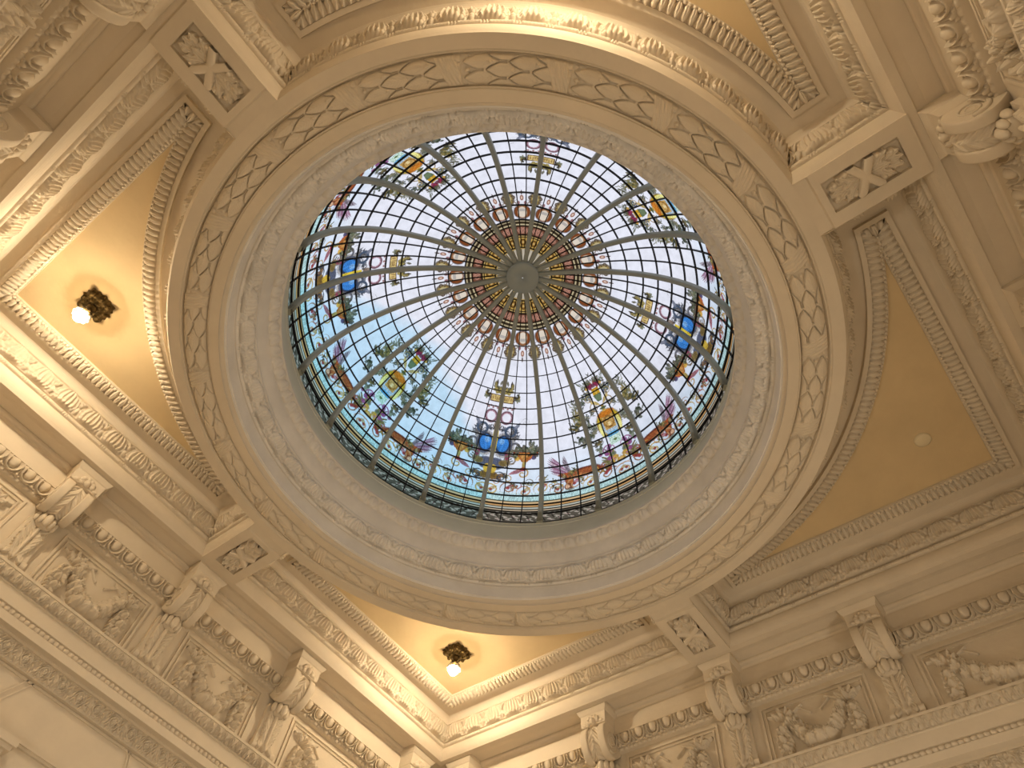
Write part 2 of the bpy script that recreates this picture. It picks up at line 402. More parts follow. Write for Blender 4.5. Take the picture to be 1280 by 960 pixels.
# ================================================================== WALL ENTABLATURES (trim) AND WALLS
def wpath(u, s): return s, s*u            # wall on the +x side, mitred at both corners
def wall_trim(k):
    t = bpy.data.objects.new('trim_%d' % (k+1), None); C.objects.link(t); t['kind'] = 'structure'; t.rotation_euler.z = k*PI/2
    return t
u2 = np.linspace(-1, 1, 3)
def wall_parts():
    out = []
    g = G()
    strip(g, wpath, u2, [(A, 0), (1.303, 0), (1.303, .006), (1.330, .010)])
    strip(g, wpath, u2, [(1.330, .010), (1.372, .010)]); strip(g, wpath, u2, curve_prof((1.372, .010), (1.381, -.004), .25, 6)); strip(g, wpath, u2, [(1.381, -.004), (1.386, -.005)])
    strip(g, wpath, u2, curve_prof((1.386, -.005), (1.389, -.018), -.2, 5))
    strip(g, wpath, u2, [(1.389, -.018), (1.388, -.081), (1.383, -.082), (1.383, -.089), (1.388, -.090)])
    strip(g, wpath, u2, [(1.414, -.141), (1.430, -.142), (1.430, -.3705)])
    out.append(('frieze', g, STONE))
    un = np.linspace(-1, 1, 2600)
    g = G(); strip(g, wpath, un, [(1.388, -.090), (1.396, -.110), (1.409, -.129)], 1, lambda L, v: h_eggs(L, v, .0597), .023, 28, False, lambda uu, ss: uu*ss+.0105)
    strip(g, wpath, np.linspace(-1, 1, 1500), [(1.409, -.129), (1.415, -.141)], 1, lambda L, v: h_bead(L, v, .0199), .006, 6, False, lambda uu, ss: uu*ss)
    out.append(('egg_and_dart_moulding', g, STONE))
    g = G(); strip(g, wpath, u2, [(1.430, -.3705), (1.393, -.3705), (1.393, -.379), (1.398, -.380)])
    strip(g, wpath, u2, [(1.412, -.411), (1.408, -.413), (1.408, -.417), (1.412, -.419), (1.413, -.462), (1.420, -.463)])
    strip(g, wpath, u2, [(1.420, -.4815), (1.413, -.482), (1.414, -.507), (1.438, -.508), (1.438, -.516), (1.444, -.517)])
    out.append(('ledge', g, STONE))
    g = G(); strip(g, wpath, np.linspace(-1, 1, 2400), [(1.396, -.380), (1.402, -.396), (1.413, -.411)], 1, lambda L, v: h_smallleaf(L, v, .0325), .0145, 18, False, lambda uu, ss: uu*ss)
    out.append(('leaf_moulding', g, STONE))
    g = G(); strip(g, wpath, np.linspace(-1, 1, 2000), [(1.420, -.4635), (1.421, -.4815)], 1, lambda L, v: h_bead(L, v, .0178), .0095, 9, False, lambda uu, ss: uu*ss)
    out.append(('bead_row', g, STONE))
    g = G(); strip(g, wpath, np.linspace(-1, 1, 2600), [(1.443, -.517), (1.447, -.572)], 1, lambda L, v: h_scroll(L, v, .066), .019, 30, False, lambda uu, ss: uu*ss)
    strip(g, wpath, u2, [(1.447, -.572), (1.462, -.573)])
    out.append(('scroll_frieze', g, STONE))
    return out
parts = wall_parts()
protos = None
for k in range(4):
    t = wall_trim(k)
    if k == 0: protos = [build(n, g, m, t) for n, g, m in parts]
    else:
        for p in protos:
            c = p.copy(); C.objects.link(c); c.parent = t

FLOORZ = -2.39
def wall(name, k, grooves=()):
    g = G(); c = 1.460
    g.grid(np.array([[(c, -c, -.57), (c, -c, FLOORZ)], [(c, c, -.57), (c, c, FLOORZ)]], float), smooth=False)
    o = build(name, g, STONE, None, (0, 0, 0), kind='structure'); o.rotation_euler.z = k*PI/2
    return o
wall('wall_right', 0); wl = wall('wall_left', 1); wall('wall_front', 2); wall('wall_back', 3)
g = G(); g.grid(np.array([[(-1.46, -1.46, FLOORZ), (1.46, -1.46, FLOORZ)], [(-1.46, 1.46, FLOORZ), (1.46, 1.46, FLOORZ)]], float), smooth=False)
build('floor', g, FLOORM, None, kind='structure')
# roof slab: closes everything above the coffers and round the dome's drum
g = G(); a = np.linspace(0, 2*PI, 97); R = np.array([.80, 1.0]); q = np.maximum(abs(np.cos(a)), abs(np.sin(a)))
P = np.stack([np.stack([.80*np.cos(a), .80*np.sin(a), 0*a+.30], -1), np.stack([1.47/q*np.cos(a), 1.47/q*np.sin(a), 0*a+.30], -1)], 1)
g.grid(P, smooth=False)
P = np.stack([np.stack([.80*np.cos(a), .80*np.sin(a), 0*a+.30], -1), np.stack([.80*np.cos(a), .80*np.sin(a), 0*a+.385], -1)], 1); g.grid(P)
P = np.stack([np.stack([1.47/q*np.cos(a), 1.47/q*np.sin(a), 0*a+.30], -1), np.stack([1.47/q*np.cos(a), 1.47/q*np.sin(a), 0*a-.6], -1)], 1); g.grid(P, smooth=False)
build('ceiling', g, STONE, None, kind='structure')

# ================================================================== BRACKETS (built on the +x wall at y=0, facing -x)
def O(o, t, z): return (1.430-o, t, z)     # o = projection from the wall face, t = along the wall
def bracket():
    loc = (1.430, 0, -.365)
    t = thing('scroll_bracket', 'x', 'bracket', loc, 'scroll brackets below the ceiling border')
    # cap and block
    lv = [(.066, .128, .0095), (.066, .128, -.004), (.064, .125, -.008), (.058, .117, -.018), (.056, .114, -.020), (.055, .113, -.022), (.054, .110, -.066), (.048, .09, -.070)]
    g = G()
    for i in range(len(lv)-1):
        (w0, o0, z0), (w1, o1, z1) = lv[i], lv[i+1]
        a = [O(0, -w0, z0), O(o0, -w0, z0), O(o0, w0, z0), O(0, w0, z0)]; b = [O(0, -w1, z1), O(o1, -w1, z1), O(o1, w1, z1), O(0, w1, z1)]
        for j in range(3): g.grid(np.array([[a[j], b[j]], [a[j+1], b[j+1]]]), smooth=False)
    build('cap_block', g, STONE, t, loc)
    # side scrolls
    outl = [(0, -.052), (.095, -.060), (.108, -.068), (.118, -.084), (.122, -.104), (.120, -.126), (.112, -.148), (.099, -.168), (.082, -.182), (.064, -.188), (.046, -.186), (.030, -.178), (.016, -.165), (0, -.150)]
    oo = np.array(outl); d = np.r_[0, np.cumsum(np.hypot(*np.diff(oo, axis=0).T))]; tt = np.linspace(0, d[-1], 40)
    om = np.stack([np.interp(tt, d, oo[:, 0]), np.interp(tt, d, oo[:, 1])], 1)
    for _ in range(3): om[1:-1] = .25*om[:-2]+.5*om[1:-1]+.25*om[2:]
    for sg in (-1, 1):
        g = G()
        # rounded band: sections across t
        ts = np.array([.024, .0255, .029, .047, .0515, .053])*sg; inset = np.array([.006, .001, 0, 0, .001, .005])
        cen = np.array([.055, -.115])
        P = np.array([[O(*( (p+(cen-p)*ins*7)[0], tq, (p+(cen-p)*ins*7)[1])) for tq, ins in zip(ts, inset)] for p in om])
        g.grid(P)
        for q in (0, -1):
            k = len(om); g.add(P[:, q], np.arange(k)[None])
        # spiral on the outer cheek
        th = np.linspace(0, 4.6*PI, 110); r = .036*np.exp(-.105*th)
        sp = [O(.066+1.15*rr*math.cos(a+1.2), sg*.053, -.126-1.5*rr*math.sin(a+1.2)*.82) for rr, a in zip(r, th)]
        g.tube(sp, np.clip(r*.16, .0016, .0055), 6)
        build('scroll', g, STONE, t, loc)
    # carved leaf running down the middle of the scroll
    n, m = 90, 40
    tt = np.linspace(.12, .93, n)*d[-1]; path = np.stack([np.interp(tt, np.linspace(0, d[-1], 40), om[:, 0]), np.interp(tt, np.linspace(0, d[-1], 40), om[:, 1])], 1)
    tg = np.gradient(path, axis=0); tg /= np.linalg.norm(tg, axis=1)[:, None]; nr = np.stack([-tg[:, 1], tg[:, 0]], 1)
    if nr[n//2, 0] < 0: nr = -nr
    y = np.linspace(-.0265, .0265, m); v = np.linspace(0, 1, n)[:, None]
    f = abs(y)/.0265
    hh = .0045*np.exp(-(y/.004)**2)+.0055*(.5+.5*np.cos(2*PI*(v*5.5-f[None]*1.1)))*np.sqrt(np.clip(1-(f[None]*1.02)**2, 0, 1))+.002*np.cos(2*PI*(v*17-2.2*f[None]))
    base = -.009+hh+0*v
    P = np.stack([1.430-(path[:, 0, None]+nr[:, 0, None]*base), np.broadcast_to(y, (n, m)), path[:, 1, None]+nr[:, 1, None]*base], -1)
    g = G(); g.grid(P)
    # crest flower at the top front of the scroll
    build('scroll_leaf', g, STONE, t, loc)
    g = G(); c = O(.112, 0, -.052)
    g.ellipsoid(c, (.014, .012, .014))
    for i in range(7):
        a = -.5+i*PI/6*1.2; g.ellipsoid((c[0]+.001, c[1]+.021*math.cos(a), c[2]+.016*math.sin(a)+.002), (.009, .0105, .010), 10, 7)
    for sg in (-1, 1): g.ellipsoid(O(.106, sg*.036, -.058), (.010, .012, .008), 10, 7)
    build('crest_flower', g, STONE, t, loc)
    # drooping leaf bud below the scroll
    g = G()
    for (yy, o, zz, ry, rz, ro) in ((0, .056, -.200, .0125, .026, .013), (.017, .048, -.199, .010, .023, .012), (-.017, .048, -.199, .010, .023, .012), (.031, .034, -.196, .009, .020, .012), (-.031, .034, -.196, .009, .020, .012)):
        g.ellipsoid(O(o, yy, zz), (ro, ry, rz), 14, 10, lambda a, b: 1+.06*np.cos(a*6)*np.cos(b))
    g.ellipsoid(O(.030, 0, -.206), (.024, .030, .018), 14, 9)
    build('bud', g, STONE, t, loc)
    # lower pilaster with an acanthus spray
    g = G(); pl = [(.044, .018, -.185), (.044, .016, -.30), (.047, .020, -.335), (.049, .024, -.352), (.050, .026, -.3705)]
    for i in range(len(pl)-1):
        (w0, o0, z0), (w1, o1, z1) = pl[i], pl[i+1]
        a = [O(0, -w0, z0), O(o0, -w0, z0), O(o0, w0, z0), O(0, w0, z0)]; b = [O(0, -w1, z1), O(o1, -w1, z1), O(o1, w1, z1), O(0, w1, z1)]
        for j in range(3): g.grid(np.array([[a[j], b[j]], [a[j+1], b[j+1]]]), smooth=False)
    for sg in (-1, 1):
        cy = O(.016, sg*.0435, -.350); th = np.linspace(0, 2*PI, 20)
        g.prism([(.015*math.cos(q), .015*math.sin(q)) for q in th[:-1]], lambda a, b, dd: (cy[0]+a, cy[1]+dd, cy[2]+b), -.0085, .0085)
    build('pilaster', g, STONE, t, loc)
    n, m = 110, 64
    Z, Y = np.meshgrid(np.linspace(-.205, -.362, n), np.linspace(-.045, .045, m), indexing='ij')
    h = np.zeros_like(Z); dz = -Z-.205
    for sg in (-1, 1):
        for (b, ang, L, Wd) in ((.125, .36, .060, .012), (.098, .50, .055, .013), (.070, .60, .052, .013), (.042, .68, .048, .0125), (.018, .8, .042, .011)):
            # leaves spring from the stem and rise outwards
            lx = (b+.020-dz)*math.cos(ang)+(sg*Y-.003)*math.sin(ang); ly = -(b+.020-dz)*math.sin(ang)+(sg*Y-.003)*math.cos(ang)
            h = np.maximum(h, leaf2(lx, ly*(1+.18*np.cos(lx*520)), L, Wd)*.95)
        lx = dz-.112; ly = sg*Y-.018-.25*(dz-.112); h = np.maximum(h, leaf2(lx, ly, .044, .012)*.9)
    h = np.maximum(h, np.where((abs(Y) < .0055) & (dz < .15), .75+.3*np.sqrt(np.clip(1-(Y/.0055)**2, 0, 1)), 0))
    h = np.maximum(h, leaf2(dz-.100, Y, .056, .014)*1.05)
    oz = .0165+.008*smooth(.12, .157, dz)
    g = G(); g.grid(np.stack([1.430-(oz-.001+.020*h), Y, Z], -1), keep=h > .02)
    build('acanthus_spray', g, STONE, t, loc)
    return t
br = bracket()
BL = {(0, 1.205): 'scroll bracket on the lower right wall, nearest the bottom corner of the room',
      (0, .533): 'scroll bracket on the lower right wall between the corner one and the beam one',
      (0, 0): 'scroll bracket on the lower right wall directly below the short beam',
      (0, -.533): 'scroll bracket on the lower right wall, rightmost, beside the long swag panel',
      (1, .533): 'topmost scroll bracket on the lower left wall, nearest the left photo edge',
      (1, 0): 'scroll bracket on the lower left wall directly below the short beam',
      (1, -.533): 'scroll bracket on the lower left wall, next one down from the beam bracket',
      (1, -1.205): 'scroll bracket cap on the lower left wall, nearest the bottom corner',
      (2, 0): 'scroll bracket at the top left edge of the photo beside the upper left beam',
      (2, -.533): 'scroll bracket on the upper left wall, cut by the left photo edge',
      (3, 0): 'scroll bracket on the upper right wall beside the upper right beam',
      (3, .533): 'scroll bracket showing only its cap at the right photo edge'}
first = True
for (k, y), lab in BL.items():
    loc = (1.430, y, -.365)
    if first: br.location = np.array(loc)*U; br['label'] = lab; first = False
    else: dup(br, k*PI/2, lab, loc)

# ================================================================== SWAG PANELS
def relief_field(w, hgt, items, n, m):
    X, Z = np.meshgrid(np.linspace(-w/2, w/2, n), np.linspace(-hgt, 0, m), indexing='ij'); h = np.zeros_like(X)
    for it in items:
        k, x, z, a, b, rot, amp = it
        ca, sa = math.cos(rot), math.sin(rot); lx = (X-x)*ca+(Z-z)*sa; lz = -(X-x)*sa+(Z-z)*ca
        if k == 'f': q = dome(lx, lz, a, b)*(1+.10*np.cos(np.arctan2(lz/b, lx/a)*6)*np.clip(np.hypot(lx/a, lz/b), 0, 1))
        elif k == 'g': q = dome(lx, lz, a, b)*(.75+.25*np.cos(lx*2*PI/(a*.55))*np.cos(lz*2*PI/(b*.55)))
        elif k == 'l': q = leaf2(lx+a*.5, lz*(1+.2*np.cos(lx*9*PI/a)), a, b)*.85
        elif k == 'r': q = np.where((abs(lz-.15*b*np.sin(lx/a*9)) < b) & (abs(lx) < a/2), .5+.3*np.cos(lz/b*PI*.5), 0)
        h = np.maximum(h, q*amp)
    return X, Z, h
def swag_items(w, seed):
    r = np.random.RandomState(seed); I = []
    for sg in (-1, 1):
        x0 = sg*(w/2-.052); z0 = -.040
        # bow and hanging drop
        for a in (.5, 1.3, 2.2, 2.9): I.append(('l', x0+.020*math.cos(a), z0+.020*math.sin(a)*.8, .040, .011, a, .8))
        I.append(('f', x0, z0, .010, .010, 0, 1))
        I.append(('r', x0+sg*.028, z0+.012, .05, .005, sg*.3, .45)); I.append(('r', x0-sg*.045, z0+.016, .06, .004, -sg*.5, .35)); I.append(('r', x0-sg*.075, z0+.006, .05, .004, sg*.7, .3))
        zz = z0-.018
        for i in range(7):
            zz -= .0155; ww = .020*(1-abs(i-3.2)/5.5)
            for s2 in (-1, 1): I.append(('l', x0+s2*ww*.75+sg*.010, zz, .032, .0095, -PI/2+s2*.75, .85))
            if i in (1, 3, 5): I.append(('f', x0+sg*.010+r.uniform(-.004, .004), zz, .0115, .0125, r.uniform(0, 3), 1.0))
        # half of the swag
        for i in range(8):
            q = i/7.; xs = sg*(w/2-.075)*(1-q)+sg*.0; zs = -.060-.088*(1-(1-q)**2); sz = .012+.0125*q
            slope = math.atan2(-.176*(1-q), -(w/2-.075))*sg
            kind = ('f', 'l', 'g', 'f', 'f', 'g', 'f', 'g')[(i+seed) % 8]
            I.append((kind if kind != 'l' else 'f', xs, zs+r.uniform(-.003, .003), sz*1.15, sz, r.uniform(0, 3), .95+.25*q))
            for s2 in (-1, 1):
                I.append(('l', xs+r.uniform(-.006, .006), zs+s2*sz*1.05, .036, .0105, slope+s2*.9+(PI if sg > 0 else 0), .72)); I.append(('l', xs-sg*.012, zs+s2*sz*.8, .030, .009, slope-s2*1.2+(0 if sg > 0 else PI), .6))
                I.append(('f', xs+sg*.012, zs+s2*sz*.75, .0065, .0065, 0, .8))
    for i in range(3): I.append(('g' if i == 1 else 'f', (i-1)*.030, -.150, .022, .021, 0, 1.25))
    return I
def swag_panel(w, seed, frame_both=True):
    hg = .2085; loc = (1.430, 0, -.365)
    t = thing('swag_panel', 'x', 'relief panel', loc, 'swag panels between the brackets')
    top = -.158; c = 1.430
    g = G()
    def bar(y0, y1, z0, z1): g.box((c-.0055, y0, z0), (c+.003, y1, z1))
    for off, th in ((0, .0085), (.016, .006)):
        bar(-w/2+off, w/2-off, top-off-th, top-off)
        for sg in (-1, 1):
            e = sg*(w/2-off); bar(min(e, e-sg*th), max(e, e-sg*th), -.369, top-off-th)
    build('panel_frame', g, STONE, t, loc)
    n = int(w*520); X, Z, h = relief_field(w-.050, .180, swag_items(w-.050, seed), n, 105)
    g = G(); g.grid(np.stack([c+.0012-.042*np.clip(h, 0, 1.35), X, Z+top-.024], -1), keep=h > .05)
    build('fruit_garland', g, STONE, t, loc, label='carved swag of fruit and leaves hung from bows')
    return t
SP = [(.374, 1, [((0, .2665), 'small swag panel on the lower right wall, left of the beam bracket'),
                 ((0, -.2665), 'small swag panel on the lower right wall, right of the beam bracket'),
                 ((1, .2665), 'small swag panel on the lower left wall, above left of the beam bracket'),
                 ((1, -.2665), 'small swag panel on the lower left wall, below right of the beam bracket'),
                 ((2, -.2665), 'small swag panel at the top left corner beside the large egg moulding'),
                 ((3, .2665), 'x'), ((3, -.2665), 'small swag panel at the top right corner, partly cut off')]),
      (.510, 4, [((0, -.869), 'long swag panel at the right edge of the photo on the lower right wall'),
                 ((0, .869), 'long swag panel on the lower right wall, cut by the bottom edge near the corner'),
                 ((1, .869), 'long swag panel on the lower left wall, cut by the left edge'),
                 ((1, -.869), 'long swag panel on the lower left wall, lowest, near the bottom corner')])]
for w, seed, lst in SP:
    p0 = swag_panel(w, seed); f = True
    for (k, y), lab in lst:
        if lab == 'x': continue
        loc = (1.430, y, -.365)
        if f: p0.location = np.array(loc)*U; p0['label'] = lab; f = False
        else: dup(p0, k*PI/2, lab, loc)

# ================================================================== LAMPS
def lamp(x, y, label):
    loc = (x, y, .162)
    t = thing('ceiling_lamp', label, 'lamp', loc, 'bare bulb ceiling lamps')
    g = G(); n, m = 96, 26; a = np.linspace(0, 2*PI, n, endpoint=False)[:, None]; v = np.linspace(0, 1, m)[None]
    sq = 1.03/(abs(np.cos(a))**3.2+abs(np.sin(a))**3.2)**(1/3.2)
    R = .048*sq*(1+.055*np.cos(a*16)+.04*np.cos(a*8))*v
    z = -.026*(1-v**1.6)-.010*np.exp(-((v-.78)/.12)**2)*(.6+.4*np.cos(a*12))-.008*np.exp(-((v-.42)/.08)**2)*(.7+.3*np.cos(a*8))+.0*a
    g.grid(np.stack([x+R*np.cos(a), y+R*np.sin(a), .160+z], -1), closed_u=True)
    for i in range(4):
        b = i*PI/2+PI/4; g.ellipsoid((x+.045*math.cos(b), y+.045*math.sin(b), .147), (.012, .012, .010))
    for i in range(4):
        b = i*PI/2; g.ellipsoid((x+.040*math.cos(b), y+.040*math.sin(b), .148), (.008, .008, .008))
    build('rosette', g, BRONZE, t, loc)
    g = G(); g.lathe([(.0005, .140), (.014, .138), (.016, .130), (.010, .124), (.009, .114), (.013, .110), (.013, .104), (.0005, .103)], (x, y, 0), 20)
    build('socket', g, BRONZE, t, loc)
    g = G(); pr = [(.010, .107), (.016, .104), (.0225, .097), (.026, .088), (.0265, .080), (.0275, .077)]
    g.lathe(pr, (x, y, 0), 40, lambda q: 1+.05*np.cos(q*10)); build('glass_shade', g, CRYSTAL, t, loc)
    g = G(); g.ellipsoid((x, y, .071), (.0175, .0175, .0215), 20, 14); build('bulb', g, BULB, t, loc, label='lit glowing bulb')
    return t
lamp(.925, .935, 'lit bulb on a dark bronze rosette in the bottom corner coffer')
lamp(-.940, .925, 'lit bulb on a dark bronze rosette in the coffer at the left edge')
lamp(-.93, -.93, 'lit bulb in the coffer above the dome, beyond the top edge')
g = G(); pc = (.935, -.973, .161)
g.lathe([(.0005, -.006), (.021, -.006), (.0255, -.003), (.026, .002)], pc, 40)
tag = build('cover_plate', g, PLATE, None, pc); tag['label'] = 'plain round cream cover plate on the dark right hand coffer'; tag['category'] = 'cover plate'

# ================================================================== SKYLIGHT DOME
RD, HD, ZD = .774, .689, .386
PHI = .0058
sky = thing('skylight_dome', 'round stained glass dome skylight with twenty grey ribs above the stone ring', 'skylight', (0, 0, ZD))
SK = (0, 0, ZD)
def dp(t, ang, off=0.0):
    return np.stack([(RD+off)*np.cos(t)*np.cos(ang), (RD+off)*np.cos(t)*np.sin(ang), ZD+(HD+off)*np.sin(t)+0*ang], -1)
g = G(); strip(g, cyl, FULL(240), [(.750, .231), (.752, .262)], closed=True)
strip(g, cyl, FULL(240), [(.752, .262), (.7545, .263), (.762, .326), (.7605, .328), (.764, .345), (.763, .350), (.800, .352)], closed=True)
build('base_ring', g, METAL2, sky, SK)
g = G(); g.lathe([(.0045, ZD+HD-.030), (.0045, ZD+HD-.046), (.066, ZD+HD-.046), (.069, ZD+HD-.043), (.069, ZD+HD-.010)], (0, 0, 0), 60)
build('hub', g, METAL, sky, SK)
ts = np.radians(np.linspace(-2.6, 85.3, 60))
def rib_mesh():
    g = G(); w = .0092
    sec = [(-w, -.004), (-w, -.020), (-w*.72, -.024), (w*.72, -.024), (w, -.020), (w, -.004)]
    P = np.zeros((len(ts), len(sec), 3))
    for j, (b, o) in enumerate(sec):
        q = dp(ts, 0*ts, o); q[:, 1] += b; P[:, j] = q
    for j in range(len(sec)-1): g.grid(P[:, j:j+2])
    # foot plate
    g.box((.754, -.0125, .349), (.768, .0125, .372))
    return g
rib0 = build('rib', rib_mesh(), METAL, sky, SK); rib0.rotation_euler.z = math.radians(45)+PHI
for k in range(1, 20):
    r = rib0.copy(); C.objects.link(r); r.parent = sky; r.rotation_euler.z = math.radians(45+18*k)+PHI

# ---- the painted glass: colour of every point of one bay, drawn from shapes
WHITE = np.array([.90, .91, .96])
def hexc(r, g_, b): return (np.array([r, g_, b])/255.)**2.2
def paint(al, t):
    """al: degrees from the vase axis (mirror symmetric, 0..45; 45 = lion shield axis), t: elevation in degrees; both arrays"""
    r = np.random.RandomState(3)
    al = abs((al+45) % 90-45)
    R = RD*np.cos(np.radians(t)); Y = .73*np.radians(t)
    col = np.empty(al.shape+(3,)); col[:] = WHITE
    # faint blue towards the base of the sky
    k = smooth(34, 14, t)[..., None]; col = col*(1-k)+np.array([.74, .87, .97])*k
    base_col = col.copy()
    def put(m, c, a=1.0):
        m = np.clip(m, 0, 1)[..., None]*a; nonlocal_col[0] = nonlocal_col[0]*(1-m)+np.asarray(c)*m
    nonlocal_col = [col]
    vx = R*np.radians(al); sx = R*np.radians(45-al)       # lateral distance from the vase / shield axes
    yy = lambda deg: Y-.73*math.radians(deg)
    def ell(x, y, a, b, soft=.12): return 1-smooth(1-soft, 1+soft, np.hypot(x/a, y/b))
    def ringm(x, y, a, b, w): d = np.hypot(x/a, y/b); return 1-smooth(w*.6, w, abs(d-1))
    def rect(x, y, a, b): return ((abs(x) < a) & (abs(y) < b)).astype(float)
    def leafm(x, y, ang, L, Wd):
        ca, sa = math.cos(ang), math.sin(ang); lx = x*ca+y*sa; ly = -x*sa+y*ca; q = lx/L
        return ((q > 0) & (q < 1) & (abs(ly) < Wd*np.sin(PI*np.clip(q, 0, 1)))).astype(float)
    def spray(x, y, n, rad, cols, a0=0, a1=PI, Wd=.008, seed=0):
        rr = np.random.RandomState(seed)
        for i in range(int(n*1.5)):                      # sprigs: a fine stem with narrow leaflets
            ang = a0+(a1-a0)*rr.uniform(0, 1); L = rad*rr.uniform(.5, 1.15); cc_ = cols[rr.randint(len(cols))]*rr.uniform(.65, 1.15)
            put(leafm(x, y, ang, L, Wd*.22), cc_*.6, .85)
            for q in range(3):
                f0 = L*(.25+.25*q); sd = (-1)**q; bx_ = x-f0*math.cos(ang); by_ = y-f0*math.sin(ang)
                put(leafm(bx_, by_, ang+sd*rr.uniform(.35, .9), L*.42, Wd*rr.uniform(.40, .66)), cc_*rr.uniform(.7, 1.3), .9)
    def curl(x, y, a, w, c, turns=1.6, alpha=.9):
        rr = np.hypot(x, y)/a; th = np.arctan2(y, x)/(2*PI)
        d = abs(frac(rr*turns-th+.5)-.5); put(((d < w) & (rr < 1)).astype(float), c, alpha)
    GRN = [hexc(95, 100, 75), hexc(124, 128, 112), hexc(66, 74, 54), hexc(140, 136, 112), hexc(96, 92, 80)]; OLV = [hexc(110, 110, 70), hexc(150, 135, 80), hexc(80, 70, 50)]
    FRT = [hexc(150, 40, 80), hexc(110, 50, 70), hexc(205, 160, 60), hexc(90, 90, 120), hexc(190, 110, 60)]
    # thin wandering tendrils over the pale sky
    for (ax, ay, s) in ((.105, 33, 1), (.12, 40, 2), (.15, 29, 3)):
        curl(vx-ax, yy(ay), .020, .10, hexc(165, 165, 165), 1.4, .5)
    # ---- winged sphinx beside the shield
    gx = sx-.188; gy = yy(18.0)
    WNG = [hexc(150, 100, 125), hexc(178, 150, 170), hexc(120, 70, 95), hexc(200, 180, 190), hexc(140, 120, 140)]
    for q in range(9):                                   # two wings of long swept feathers
        put(leafm(gx-.034+.004*q, gy+.012+.002*q, 1.08-.075*q, .155-.004*abs(q-3), .0085), WNG[q % 5], .9)
        put(leafm(gx-.040+.003*q, gy+.016, 1.52-.055*q, .128-.004*q, .0075), (hexc(150, 140, 150), hexc(186, 178, 186), hexc(110, 100, 108))[q % 3], .88)
    put(ell(gx+.020, gy-.008, .078, .024), hexc(110, 56, 34)); put(ell(gx+.022, gy-.004, .070, .019), hexc(160, 92, 56)); put(ell(gx+.072, gy+.003, .036, .012), hexc(130, 68, 44)); put(ell(gx-.048, gy+.016, .019, .036), hexc(112, 62, 38)); put(ell(gx-.048, gy+.016, .015, .031), hexc(170, 104, 64)); put(ell(gx-.056, gy+.052, .018, .019), hexc(120, 70, 46))
    put(ell(gx-.060, gy+.050, .009, .011), hexc(226, 184, 150)); put(ell(gx-.050, gy+.064, .016, .008), hexc(110, 60, 40)); put(ell(gx+.0, gy+.006, .042, .007), hexc(216, 146, 92), .8); put(ell(gx-.058, gy-.014, .034, .009), hexc(170, 88, 50))
    curl(gx+.120, gy+.012, .034, .17, hexc(140, 84, 56), 1.3, .9); put(ell(gx+.120, gy+.012, .012, .012), hexc(190, 120, 70), .9)
    spray(gx+.110, gy+.03, 9, .050, [hexc(150, 85, 50), hexc(120, 110, 80)]+OLV, .2, 3, .008, 21)
    # ---- scroll border on the pale aqua band
    put(((t > 9.0) & (t < 13.2)).astype(float)*(.3+.42*smooth(13.2, 11, t)), hexc(168, 212, 200))
    for i in range(9):
        cx = .020+i*.070; x = R*np.radians(al)-cx; y = yy(13.6+(i % 2)*1.2)
        curl(x, y, .034, .15, (hexc(200, 170, 90), hexc(150, 105, 60), hexc(190, 150, 110))[i % 3], 1.5, .9)
        put(leafm(x+.01, y+.004, .7, .045, .009), (hexc(175, 150, 80), hexc(150, 60, 60))[i % 2], .8); put(ell(x, y, .007, .007), hexc(150, 60, 60), .9)
    for i in range(11):                                  # running leaf scroll above the border
        x = R*np.radians(al)-.035-i*.047; y = yy(17.2+1.6*math.sin(i*2.1))
        curl(x, y, .021, .15, (hexc(176, 120, 70), hexc(196, 160, 84), hexc(150, 84, 104), hexc(120, 110, 80))[i % 4], 1.4, .85)
        spray(x, y-.006, 5, .032, OLV+[hexc(170, 110, 70), hexc(150, 150, 110)], .2+i, 2.6+i, .0055, 40+i)
    spray(abs(vx)-.070, yy(34), 9, .048, [hexc(70, 74, 84), hexc(96, 100, 104), hexc(120, 120, 116)], -.3, 2.2, .0055, 60)
    spray(abs(vx)-.050, yy(26), 9, .050, [hexc(84, 84, 84), hexc(130, 110, 80), hexc(150, 130, 90)], -1.4, 1.0, .006, 61)
    spray(abs(vx)-.020, yy(36), 6, .040, [hexc(110, 96, 84), hexc(84, 90, 100)], .4, 2.4, .005, 62)
    # ---- vase axis
    put(leafm(abs(vx)-.010, yy(17.5), .6, .075, .012), hexc(120, 90, 60), .9); put(ell(vx, yy(19.5), .040, .022), hexc(125, 100, 55)); curl(abs(vx)-.048, yy(19), .028, .15, hexc(70, 75, 85), 1.4)
    put(ell(abs(vx)-.020, yy(24), .040, .030), hexc(92, 98, 116)); put(ell(abs(vx)-.055, yy(24.5), .022, .016), hexc(130, 110, 60), .9); put(ell(abs(vx)-.012, yy(22), .016, .022), hexc(200, 170, 70))
    put(ell(abs(vx)-.042, yy(31.2), .046, .060), hexc(96, 100, 112)); put(ringm(abs(vx)-.042, yy(31.2), .041, .054, .10), hexc(180, 176, 170), .8); put(ell(abs(vx)-.037, yy(31.5), .032, .043), hexc(50, 56, 72)); put(ell(abs(vx)-.037, yy(31.5), .0255, .035), hexc(66, 132, 206)); put(ell(abs(vx)-.032, yy(32.6), .011, .014), hexc(132, 182, 230), .8)
    put(ringm(abs(vx)-.092, yy(30), .022, .030, .22), hexc(84, 84, 92), .9); put(ringm(abs(vx)-.084, yy(26), .018, .018, .26), hexc(120, 104, 84), .9); put(leafm(abs(vx)-.088, yy(33), 1.9, .05, .010), hexc(110, 106, 104), .9); put(leafm(abs(vx)-.105, yy(29), -.4, .04, .008), hexc(130, 108, 84), .9)
